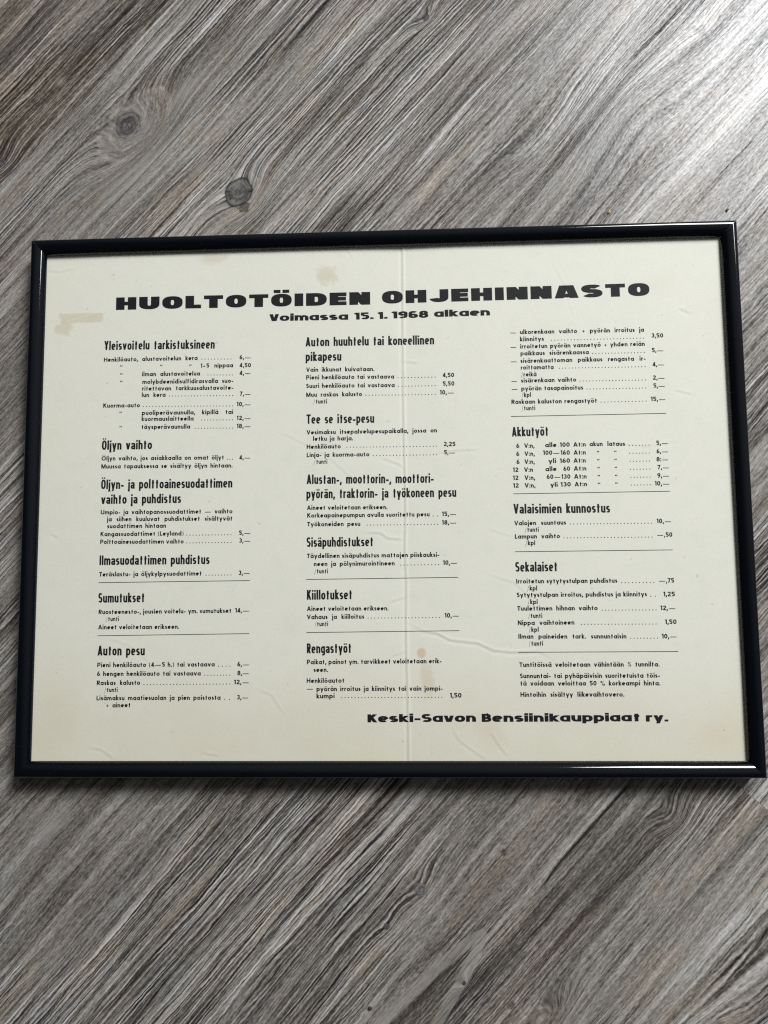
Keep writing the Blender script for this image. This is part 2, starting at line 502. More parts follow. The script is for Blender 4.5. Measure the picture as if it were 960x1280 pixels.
HG += PZ
HG = np.minimum(HG, 9.90)
def paper_z(x, y):
    fx = (np.clip(x, -PW / 2, PW / 2 - 1e-6) + PW / 2) / PW * (NX - 1)
    fy = (np.clip(y, -PH / 2, PH / 2 - 1e-6) + PH / 2) / PH * (NY - 1)
    ix = np.minimum(fx.astype(int), NX - 2); iy = np.minimum(fy.astype(int), NY - 2)
    tx = fx - ix; ty = fy - iy
    return (HG[iy, ix] * (1 - tx) + HG[iy, ix + 1] * tx) * (1 - ty) + (HG[iy + 1, ix] * (1 - tx) + HG[iy + 1, ix + 1] * tx) * ty

def paper_material():
    m, bs = new_mat('aged_cream_paper')
    x, y, z = coords()
    n1 = noise(x / 60, y / 60, 0, 3)
    n2 = noise(x / 9, y / 9, 4, 3)
    n3 = noise(x / 0.9, y / 0.9, 8, 2)
    n4 = noise(x / 3.0, y / 3.0, 14, 2.5, 0.6)
    fox = noise(x / 28, y / 22, 11, 3)
    col = mixc(n1, (0.812, 0.780, 0.680), (0.790, 0.761, 0.674))
    col = mixc(smooth(n2, 0.45, 0.75) * 0.35, col, (0.74, 0.722, 0.63))
    # yellowing that creeps in from the lower corners and edges
    edge = smooth(y + (n1 - 0.5) * 60, -70.0, -150.0) * 0.72 + smooth(x + (n1 - 0.5) * 50, -150, -200) * 0.2
    col = mixc(clamp01(edge * (0.5 + fox)), col, (0.72, 0.665, 0.53))
    def spot(cx, cy, rx, ry, rot=0.0, soft=0.35, jag=0.5):
        c, s = math.cos(rot), math.sin(rot)
        dx_ = ((x - cx) * c + (y - cy) * s) / rx
        dy_ = ((y - cy) * c - (x - cx) * s) / ry
        d = sqrtx(dx_ * dx_ + dy_ * dy_) + (n2 - 0.5) * jag * 2 + (n4 - 0.5) * jag * 1.6 + (n3 - 0.5) * 0.25
        return smooth(d, 1.0 + soft * 0.4, 1.0 - soft)
    def bar(cx, cy, rx, ry, rot):
        c, s = math.cos(rot), math.sin(rot)
        dx_ = absx((x - cx) * c + (y - cy) * s) / rx
        dy_ = absx((y - cy) * c - (x - cx) * s) / ry
        d = maxx(dx_, dy_) + (n2 - 0.5) * 0.5 + (n4 - 0.5) * 0.5 + (n3 - 0.5) * 0.2
        return smooth(d, 1.08, 0.82) * (0.65 + n4 * 0.7)
    tape = (0.640, 0.540, 0.400)
    stains = [(bar(-174, 107.5, 13.5, 3.0, 0.0), 0.62, tape), (spot(-185, 101.5, 7, 4, 0.3, 0.35, 0.9), 0.55, tape),
              (spot(-96, 142, 10, 4.5, 0.2, 0.5), 0.42, tape), (spot(-30, 129.5, 6, 6.5, 0.4, 0.5, 0.9), 0.55, tape),
              (spot(22, -87.5, 2.7, 3.0, 0, 0.3, 0.2), 0.62, (0.60, 0.45, 0.28)), (spot(25, -103, 4.5, 10, 0.1, 0.6), 0.40, (0.62, 0.48, 0.32)),
              (spot(60, -131, 13, 7, -0.8, 0.9), 0.30, (0.68, 0.55, 0.40)), (spot(182, -133, 14, 11, 0, 0.9), 0.32, (0.70, 0.57, 0.42)),
              (spot(-185, -128, 16, 18, 0, 0.9), 0.28, (0.68, 0.58, 0.43)), (spot(-50, -72, 9, 8, 0, 0.9), 0.16, (0.70, 0.60, 0.46)),
              (spot(162, 120, 12, 8, 0, 0.9), 0.20, (0.70, 0.63, 0.48)), (spot(-90, -139, 40, 5, 0, 0.9), 0.15, (0.70, 0.60, 0.45)),
              (spot(188, 95, 6, 30, 0, 0.9), 0.12, (0.70, 0.62, 0.48))]
    for f, k, c in stains: col = mixc(f * k, col, c)
    specks = smooth(noise(x / 3.2, y / 3.2, 21, 1), 0.755, 0.79)
    col = mixc(specks * 0.35, col, (0.42, 0.36, 0.28))
    put(bs, 'Base Color', col)
    put(bs, 'Roughness', 0.62)
    put(bs, 'Specular IOR Level', 0.35)
    bump(bs, n3 * 0.5 + n2 * 0.5, 0.05, 0.35)
    return m
vv = np.stack([XX.ravel() * MM, YY.ravel() * MM, HG.ravel() * MM], 1)
idx = np.arange(NX * NY).reshape(NY, NX)
ff = np.stack([idx[:-1, :-1], idx[:-1, 1:], idx[1:, 1:], idx[1:, :-1]], -1).reshape(-1, 4)
me = bpy.data.meshes.new('price_list')
me.vertices.add(len(vv)); me.vertices.foreach_set('co', vv.ravel())
me.loops.add(ff.size); me.loops.foreach_set('vertex_index', ff.ravel())
me.polygons.add(len(ff)); me.polygons.foreach_set('loop_start', np.arange(0, ff.size, 4)); me.polygons.foreach_set('loop_total', np.full(len(ff), 4))
me.update(calc_edges=True)
me.polygons.foreach_set('use_smooth', np.ones(len(ff), bool))
me.materials.append(paper_material())
poster = link(bpy.data.objects.new('price_list', me))
tag(poster, 'aged cream printed price list with a centre fold behind glass in the black frame', 'poster')
TITLE = [('t', 'HUOLTOTÖIDEN', -153.93, 111.82, -4.55, 111.4), ('t', 'OHJEHINNASTO', 2.21, 111.7, 154.9, 112.51)]
SUBTITLE = [('u', 'Voimassa', -63.35, 103.0, -17.49, 102.69), ('u', '15.', -14.11, 102.6, -2.77, 102.8), ('u', '1.', -0.46, 102.6, 5.31, 102.88), ('u', '1968', 7.39, 102.88, 28.8, 102.87), ('u', 'alkaen', 32.11, 103.08, 64.08, 103.18)]
SIGNATURE = [('g', 'Keski-Savon', -8.13, -125.12, 51.27, -124.9), ('g', 'Bensiinikauppiaat', 54.45, -124.99, 140.2, -124.83), ('g', 'ry.', 142.98, -125.0, 154.85, -124.94)]
SECTIONS = [
 ('Yleisvoitelu tarkistuksineen', [
  ('h', 'Yleisvoitelu tarkistuksineen', -160.35, 87.92, -95.24, 87.39),
  ('b', 'Henkilöauto, alustavoitelun kera', -160.34, 80.92, -105.17, 80.81),
  ('d', '.', -102.68, 81.07, -85.67, 80.85),
  ('b', '6,—', -80.68, 80.74, -73.99, 80.59),
  ('b', '"', -150.76, 76.11, -149.18, 76.07),
  ('b', '"', -127.18, 75.91, -125.61, 75.88),
  ('b', '"', -110.11, 75.7, -108.55, 75.67),
  ('b', '1–5 nippaa', -103.4, 76.19, -84.38, 76.09),
  ('b', '4,50', -80.65, 76.01, -73.96, 75.86),
  ('b', '"', -150.66, 71.36, -149.08, 71.32),
  ('b', 'ilman alustavoitelua', -137.62, 71.87, -103.65, 71.62),
  ('d', '.', -98.98, 71.68, -84.81, 71.38),
  ('b', '4,—', -80.61, 71.44, -73.94, 71.3),
  ('b', '"', -150.56, 66.93, -148.98, 66.9),
  ('b', 'molybdeenidisulfidirasvalla suo-', -137.37, 67.29, -84.15, 66.96),
  ('b', 'ritettavan tarkkuusalustavoite-', -137.45, 63.35, -84.12, 62.89),
  ('b', 'lun kera', -137.54, 59.57, -123.62, 59.45),
  ('d', '.', -121.43, 59.72, -84.55, 59.29),
  ('b', '7,—', -80.52, 59.21, -73.86, 59.08),
  ('b', 'Kuorma-auto', -160.15, 53.73, -138.52, 53.63),
  ('d', '.', -136.49, 53.9, -84.5, 53.2),
  ('b', '10,—', -82.18, 53.15, -73.83, 52.99),
  ('b', '"', -150.62, 48.69, -149.06, 48.66),
  ('b', 'puoliperävaunulla, kipillä tai', -137.33, 49.06, -84.15, 48.67),
  ('b', 'kuormauslaitteella', -137.42, 45.47, -107.05, 45.21),
  ('d', '.', -102.55, 45.28, -84.43, 45.1),
  ('b', '12,—', -82.12, 45.05, -73.78, 44.9),
  ('b', '"', -150.44, 40.24, -148.87, 40.21),
  ('b', 'täysperävaunulla', -137.48, 40.78, -109.01, 40.57),
  ('d', '.', -106.06, 40.52, -84.39, 40.28),
  ('b', '18,—', -82.08, 40.39, -73.75, 40.24),
 ]),
 ('Öljyn vaihto', [
  ('h', 'Öljyn vaihto', -160.34, 29.04, -131.03, 29.0),
  ('b', 'Öljyn vaihto, jos asiakkaalla on omat öljyt', -160.34, 22.82, -89.17, 22.27),
  ('d', '.', -87.17, 22.24, -84.24, 22.19),
  ('b', '4,—', -80.4, 22.13, -73.79, 22.02),
  ('b', 'Muussa tapauksessa se sisältyy öljyn hintaan.', -160.38, 18.17, -84.21, 17.57),
 ]),
 ('Öljyn- ja polttoainesuodattimen vaihto ja puhdistus', [
  ('h', 'Öljyn- ja polttoainesuodattimen', -160.25, 6.28, -84.26, 6.07),
  ('h', 'vaihto ja puhdistus', -160.04, -2.33, -113.66, -2.37),
  ('b', 'Umpio- ja vaihtopanossuodattimet — vaihto', -160.05, -8.31, -83.99, -8.72),
  ('b', 'ja siihen kuuluvat puhdistukset sisältyvät', -156.23, -12.34, -83.95, -12.82),
  ('b', 'suodattimen hintaan', -156.14, -16.31, -122.06, -16.44),
  ('b', 'Kangassuodattimet (Leyland)', -159.89, -20.84, -111.86, -20.97),
  ('d', '.', -110.02, -20.99, -84.8, -20.99),
  ('b', '5,—', -80.23, -21.05, -73.53, -21.13),
  ('b', 'Polttoainesuodattimen vaihto', -159.94, -25.25, -111.79, -25.51),
  ('d', '.', -109.96, -25.38, -84.76, -25.38),
  ('b', '3,—', -80.2, -25.43, -73.5, -25.51),
 ]),
 ('Ilmasuodattimen puhdistus', [
  ('h', 'Ilmasuodattimen puhdistus', -160.11, -37.22, -96.83, -37.29),
  ('b', 'Teräslastu- ja öljykylpysuodattimet', -160.1, -43.72, -101.17, -43.71),
  ('d', '.', -98.74, -43.73, -84.61, -43.72),
  ('b', '3,—', -80.36, -43.61, -73.7, -43.68),
  ('r', '', -160.32, -47.18, -73.83, -46.82),
 ]),
 ('Sumutukset', [
  ('h', 'Sumutukset', -160.2, -58.45, -133.57, -58.38),
  ('b', 'Ruosteenesto-, jousien voitelu- ym. sumutukset', -159.89, -64.89, -84.13, -64.75),
  ('b', '14,—', -82.17, -64.62, -73.87, -64.68),
  ('b', '/tunti', -155.81, -68.81, -148.16, -68.86),
  ('b', 'Aineet veloitetaan erikseen.', -159.98, -73.4, -113.69, -73.43),
  ('r', '', -160.2, -76.97, -73.95, -76.37),
 ]),
 ('Auton pesu', [
  ('h', 'Auton pesu', -159.93, -87.95, -133.0, -87.95),
  ('b', 'Pieni henkilöauto (4—5 h.) tai vastaava', -159.92, -94.45, -93.34, -94.34),
  ('d', '.', -91.09, -94.36, -84.78, -94.39),
  ('b', '6,—', -80.58, -94.41, -73.83, -94.44),
  ('b', '6 hengen henkilöauto tai vastaava', -159.95, -99.32, -101.11, -99.29),
  ('d', '.', -98.85, -99.3, -84.74, -99.36),
  ('b', '8,—', -80.54, -99.24, -73.8, -99.27),
  ('b', 'Raskas kalusto', -159.97, -104.32, -135.26, -104.27),
  ('d', '.', -133.15, -104.28, -84.69, -104.19),
  ('b', '12,—', -82.45, -104.19, -73.77, -104.23),
  ('b', '/tunti', -155.63, -108.15, -148.05, -108.18),
  ('b', 'Lisämaksu maatiesuolan ja pien poistosta', -159.92, -112.68, -89.86, -112.62),
  ('d', '.', -87.46, -112.62, -84.77, -112.63),
  ('b', '3,—', -80.74, -112.5, -74.17, -112.52),
  ('b', '+ aineet', -154.67, -116.65, -140.46, -116.54),
 ]),
 ('Auton huuhtelu tai koneellinen pikapesu', [
  ('h', 'Auton huuhtelu tai koneellinen', -42.22, 87.44, 31.84, 86.99),
  ('h', 'pikapesu', -42.22, 78.78, -21.57, 78.64),
  ('b', 'Vain ikkunat kuivataan.', -41.92, 72.5, -2.58, 72.12),
  ('b', 'Pieni henkilöauto tai vastaava', -41.92, 67.96, 8.68, 67.51),
  ('d', '.', 10.97, 67.78, 32.13, 67.64),
  ('b', '4,50', 36.39, 67.71, 42.91, 67.57),
  ('b', 'Suuri henkilöauto tai vastaava', -41.93, 62.96, 8.93, 62.53),
  ('d', '.', 11.22, 62.8, 32.05, 62.68),
  ('b', '5,50', 36.3, 62.74, 42.97, 62.6),
  ('b', 'Muu raskas kalusto', -41.93, 57.81, -9.74, 57.63),
  ('d', '.', -7.6, 57.9, 31.97, 57.57),
  ('b', '10,—', 34.55, 57.67, 42.88, 57.5),
  ('b', '/tunti', -37.94, 53.84, -29.96, 53.69),
 ]),
 ('Tee se itse-pesu', [
  ('h', 'Tee se itse-pesu', -41.79, 42.13, -3.0, 42.03),
  ('b', 'Vesimaksu itsepalvelupesupaikalla, jossa on', -41.64, 35.95, 32.68, 35.84),
  ('b', 'letku ja harja.', -37.97, 32.18, -15.1, 32.09),
  ('b', 'Henkilöauto', -41.64, 27.63, -22.12, 27.6),
  ('d', '.', -18.62, 28.0, 32.39, 27.74),
  ('b', '2,25', 36.31, 27.82, 42.93, 27.71),
  ('b', 'Linja- ja kuorma-auto', -41.65, 22.87, -5.9, 22.73),
  ('d', '.', -3.63, 23.0, 32.31, 22.86),
  ('b', '5,—', 36.38, 23.09, 42.84, 22.98),
  ('b', '/tunti', -37.69, 18.97, -29.92, 18.84),
 ]),
 ('Alustan-, moottorin-, moottoripyörän, traktorin- ja työkoneen pesu', [
  ('h', 'Alustan-, moottorin-, moottori-', -41.66, 7.42, 30.4, 7.09),
  ('h', 'pyörän, traktorin- ja työkoneen pesu', -41.82, -0.8, 42.84, -1.1),
  ('b', 'Aineet veloitetaan erikseen.', -41.52, -7.33, 4.08, -7.5),
  ('b', 'Korkeapainepumpun avulla suoritettu pesu', -41.37, -11.72, 27.71, -11.88),
  ('d', '.', 29.8, -11.91, 32.34, -11.94),
  ('b', '15,—', 34.58, -11.82, 42.78, -11.93),
  ('b', 'Työkoneiden pesu', -41.37, -16.7, -11.34, -16.78),
  ('d', '.', -7.43, -16.53, 32.26, -16.59),
  ('b', '18,—', 34.5, -16.62, 42.84, -16.73),
 ]),
 ('Sisäpuhdistukset', [
  ('h', 'Sisäpuhdistukset', -41.69, -28.29, -4.08, -28.28),
  ('b', 'Täydellinen sisäpuhdistus mattojen piiskauksi-', -41.54, -34.59, 32.86, -34.66),
  ('b', 'neen ja pölynimurointineen', -37.63, -39.12, 7.78, -39.15),
  ('d', '.', 11.21, -39.19, 32.34, -39.11),
  ('b', '10,—', 34.71, -39.14, 42.86, -39.22),
  ('b', '/tunti', -37.48, -43.15, -29.82, -43.23),
  ('r', '', -42.0, -46.53, 43.03, -46.18),
 ]),
 ('Kiillotukset', [
  ('h', 'Kiillotukset', -41.56, -57.83, -16.12, -57.76),
  ('b', 'Aineet veloitetaan erikseen.', -41.56, -64.05, 4.08, -64.13),
  ('b', 'Vahaus ja kiilloitus', -41.57, -68.63, -9.49, -68.58),
  ('d', '.', -7.4, -68.45, 32.29, -68.46),
  ('b', '10,—', 35.09, -68.34, 43.34, -68.4),
  ('b', '/tunti', -37.38, -72.5, -29.77, -72.55),
  ('r', '', -41.87, -76.0, 43.21, -75.56),
 ]),
 ('Rengastyöt', [
  ('h', 'Rengastyöt', -41.58, -87.44, -16.75, -87.3),
  ('b', 'Paikat, painot ym. tarvikkeet veloitetaan erik-', -41.58, -93.44, 33.05, -93.24),
  ('b', 'seen.', -37.87, -97.69, -29.85, -97.72),
  ('b', 'Henkilöautot', -41.74, -103.63, -20.69, -103.58),
  ('b', '—', -41.89, -107.85, -38.04, -107.86),
  ('b', 'pyörän irroitus ja kiinnitys tai vain jompi-', -36.26, -108.16, 33.38, -108.13),
  ('b', 'kumpi', -36.26, -112.07, -26.2, -111.96),
  ('d', '.', -22.21, -111.83, 32.88, -111.87),
  ('b', '1,50', 37.26, -111.88, 43.68, -111.9),
 ]),
 ('tyre work continued', [
  ('b', '—', 75.11, 91.77, 78.9, 91.68),
  ('b', 'ulkorenkaan vaihto + pyörän irroitus ja', 80.87, 91.79, 150.76, 91.53),
  ('b', 'kiinnitys', 80.76, 87.57, 94.35, 87.57),
  ('d', '.', 98.57, 87.63, 150.3, 87.66),
  ('b', '3,50', 154.64, 88.02, 161.34, 87.87),
  ('b', '—', 75.05, 83.34, 78.68, 83.26),
  ('b', 'irroitetun pyörän vannetyö + yhden reiän', 80.8, 83.37, 150.87, 83.31),
  ('b', 'paikkaus sisärenkaassa', 80.84, 79.32, 119.33, 79.23),
  ('d', '.', 121.43, 79.34, 150.41, 79.3),
  ('b', '5,—', 154.58, 79.52, 161.27, 79.36),
  ('b', '—', 74.99, 74.94, 78.76, 74.86),
  ('b', 'sisärenkaattoman paikkaus rengasta ir-', 80.73, 74.97, 150.97, 74.81),
  ('b', 'roittamatta', 80.78, 71.1, 99.27, 71.01),
  ('d', '.', 102.43, 71.25, 150.52, 71.13),
  ('b', '4,—', 154.69, 71.34, 161.36, 71.2),
  ('b', '/reikä', 80.67, 67.08, 89.54, 67.04),
  ('b', '—', 75.01, 63.49, 78.62, 63.41),
  ('b', 'sisärenkaan vaihto', 80.73, 63.52, 111.77, 63.49),
  ('d', '.', 113.87, 63.6, 150.35, 63.45),
  ('b', '2,—', 154.52, 63.67, 161.33, 63.52),
  ('b', '—', 75.04, 58.85, 78.8, 58.78),
  ('b', 'pyörän tasapainoitus', 80.75, 58.89, 115.5, 58.8),
  ('d', '.', 117.59, 58.91, 150.46, 58.85),
  ('b', '5,—', 154.62, 59.07, 161.28, 58.93),
  ('b', '/kpl', 80.66, 55.2, 86.06, 55.24),
  ('b', 'Raskaan kaluston rengastyöt', 75.0, 51.31, 122.98, 51.13),
  ('d', '.', 125.22, 51.24, 150.3, 51.36),
  ('b', '15,—', 152.82, 51.46, 161.24, 51.29),
  ('b', '/tunti', 80.45, 47.52, 88.24, 47.53),
  ('r', '', 74.52, 44.11, 161.08, 44.29),
 ]),
 ('Akkutyöt', [
  ('h', 'Akkutyöt', 74.83, 32.64, 95.28, 32.73),
  ('b', '6 V:n,', 77.05, 26.06, 87.19, 26.03),
  ('b', 'alle', 93.16, 26.24, 99.7, 26.27),
  ('b', '100', 101.34, 26.25, 106.98, 26.3),
  ('b', 'At:n', 108.91, 26.27, 115.88, 26.3),
  ('b', 'akun lataus', 117.96, 26.41, 137.62, 26.23),
  ('d', '.', 139.99, 26.34, 150.89, 26.3),
  ('b', '5,—', 154.87, 26.38, 161.48, 26.27),
  ('b', '6 V:n,', 76.93, 21.5, 87.21, 21.48),
  ('b', '100—160', 91.84, 21.86, 106.84, 21.76),
  ('b', 'At:n', 108.91, 21.72, 115.73, 21.76),
  ('b', '"', 121.77, 21.06, 123.25, 21.03),
  ('b', '"', 131.37, 21.05, 132.85, 21.02),
  ('d', '.', 140.03, 21.81, 150.85, 21.78),
  ('b', '6,—', 154.81, 21.71, 161.42, 21.6),
  ('b', '6 V:n,', 76.96, 16.95, 87.09, 16.94),
  ('b', 'yli', 94.82, 17.12, 99.13, 17.2),
  ('b', '160', 101.05, 17.17, 106.84, 17.22),
  ('b', 'At:n', 108.76, 17.19, 115.57, 17.23),
  ('b', '"', 121.76, 16.53, 123.23, 16.5),
  ('b', '"', 131.35, 16.52, 132.82, 16.5),
  ('d', '.', 140.07, 17.28, 150.81, 17.26),
  ('b', '8:—', 154.62, 17.2, 161.37, 17.09),
  ('b', '12 V:n', 74.76, 12.45, 86.07, 12.42),
  ('b', 'alle', 92.91, 12.62, 99.28, 12.67),
  ('b', '60', 102.99, 12.61, 106.69, 12.7),
  ('b', 'At:n', 108.76, 12.67, 115.71, 12.71),
  ('b', '"', 121.75, 12.01, 123.22, 11.99),
  ('b', '"', 131.33, 12.01, 132.8, 11.99),
  ('d', '.', 140.12, 12.77, 150.77, 12.75),
  ('b', '7,—', 154.87, 12.69, 161.46, 12.58),
  ('b', '12 V:n,', 74.65, 7.92, 87.13, 7.88),
  ('b', '60—130', 93.52, 8.24, 106.7, 8.18),
  ('b', 'At:n', 108.76, 8.15, 115.71, 8.2),
  ('b', '"', 121.73, 7.5, 123.21, 7.48),
  ('b', '"', 131.31, 7.5, 132.78, 7.48),
  ('d', '.', 140.16, 8.27, 150.73, 8.25),
  ('b', '9,—', 154.68, 8.04, 161.41, 7.94),
  ('b', '12 V:n,', 74.68, 3.55, 87.15, 3.52),
  ('b', 'yli', 95.46, 3.69, 99.6, 3.78),
  ('b', '130', 101.08, 3.76, 106.85, 3.82),
  ('b', 'At:n', 108.92, 3.79, 115.85, 3.84),
  ('b', '"', 121.73, 3.15, 123.2, 3.13),
  ('b', '"', 131.29, 3.16, 132.76, 3.14),
  ('d', '.', 140.21, 3.92, 150.69, 3.91),
  ('b', '10,—', 153.02, 3.58, 161.36, 3.45),
  ('r', '', 74.6, 0.09, 161.36, 0.32),
 ]),
 ('Valaisimien kunnostus', [
  ('h', 'Valaisimien kunnostus', 74.61, -11.01, 127.97, -11.13),
  ('b', 'Valojen suuntaus', 74.89, -17.59, 103.51, -17.51),
  ('d', '.', 105.87, -17.39, 150.38, -17.52),
  ('b', '10,—', 153.16, -17.4, 161.31, -17.51),
  ('b', '/tunti', 80.41, -21.23, 88.23, -21.33),
  ('b', 'Lampun vaihto', 74.99, -25.04, 99.89, -25.04),
  ('d', '.', 102.1, -25.07, 150.35, -25.21),
  ('b', '—,50', 152.98, -24.94, 161.41, -25.04),
  ('b', '/kpl', 80.5, -28.67, 86.1, -28.73),
  ('r', '', 74.8, -32.31, 161.24, -32.26),
 ]),
 ('Sekalaiset', [
  ('h', 'Sekalaiset', 74.81, -43.4, 98.01, -43.35),
  ('b', 'Irroitetun sytytystulpan puhdistus', 75.09, -49.89, 130.46, -49.98),
  ('d', '.', 132.78, -50.15, 150.32, -50.17),
  ('b', '—,75', 152.93, -50.2, 161.31, -50.28),
  ('b', '/kpl', 80.85, -53.76, 86.42, -53.82),
  ('b', 'Sytytystulpan irroitus, puhdistus ja kiinnitys', 75.19, -57.38, 146.25, -57.57),
  ('d', '.', 148.27, -57.74, 150.73, -57.76),
  ('b', '1,25', 155.07, -57.65, 161.41, -57.71),
  ('b', '/kpl', 80.94, -61.24, 86.5, -61.29),
  ('b', 'Tuulettimen hihnan vaihto', 75.29, -64.85, 119.17, -64.91),
  ('d', '.', 121.63, -65.08, 150.85, -65.17),
  ('b', '12,—', 153.15, -65.19, 161.51, -65.26),
  ('b', '/tunti', 81.03, -68.84, 88.77, -68.9),
  ('b', 'Nippa vaihtoineen', 75.37, -72.73, 106.27, -72.66),
  ('d', '.', 110.04, -72.69, 150.52, -72.84),
  ('b', '1,50', 155.28, -72.73, 161.6, -72.78),
  ('b', '/kpl', 81.12, -76.41, 86.65, -76.45),
  ('b', 'Ilman paineiden tark. sunnuntaisin', 75.47, -80.15, 134.22, -80.39),
  ('d', '.', 136.53, -80.4, 150.92, -80.5),
  ('b', '10,—', 153.22, -80.51, 161.54, -80.57),
  ('b', '/tunti', 80.91, -83.95, 88.77, -84.0),
  ('r', '', 75.28, -87.54, 161.8, -87.61),
 ]),
 ('small print', [
  ('b', 'Tuntitöissä veloitetaan vähintään ¾ tunnilta.', 75.65, -95.49, 151.42, -95.58),
  ('b', 'Sunnuntai- tai pyhäpäivisin suoritetuista töis-', 75.78, -101.54, 151.45, -101.59),
  ('b', 'tä voidaan veloittaa 50 % korkeampi hinta.', 75.82, -105.56, 151.42, -105.72),
  ('b', 'Hintoihin sisältyy liikevaihtovero.', 75.81, -111.58, 131.86, -111.63),
 ]),
]
# ------------------------------------------------------------------ lettering, drawn as pen strokes
def arc(cx, cy, rx, ry, a0, a1, n=10, e=2.0):
    out = []
    for i in range(n + 1):
        a = math.radians(a0 + (a1 - a0) * i / n)
        c, s = math.cos(a), math.sin(a)
        out.append((cx + rx * math.copysign(abs(c) ** (2 / e), c), cy + ry * math.copysign(abs(s) ** (2 / e), s)))
    return out

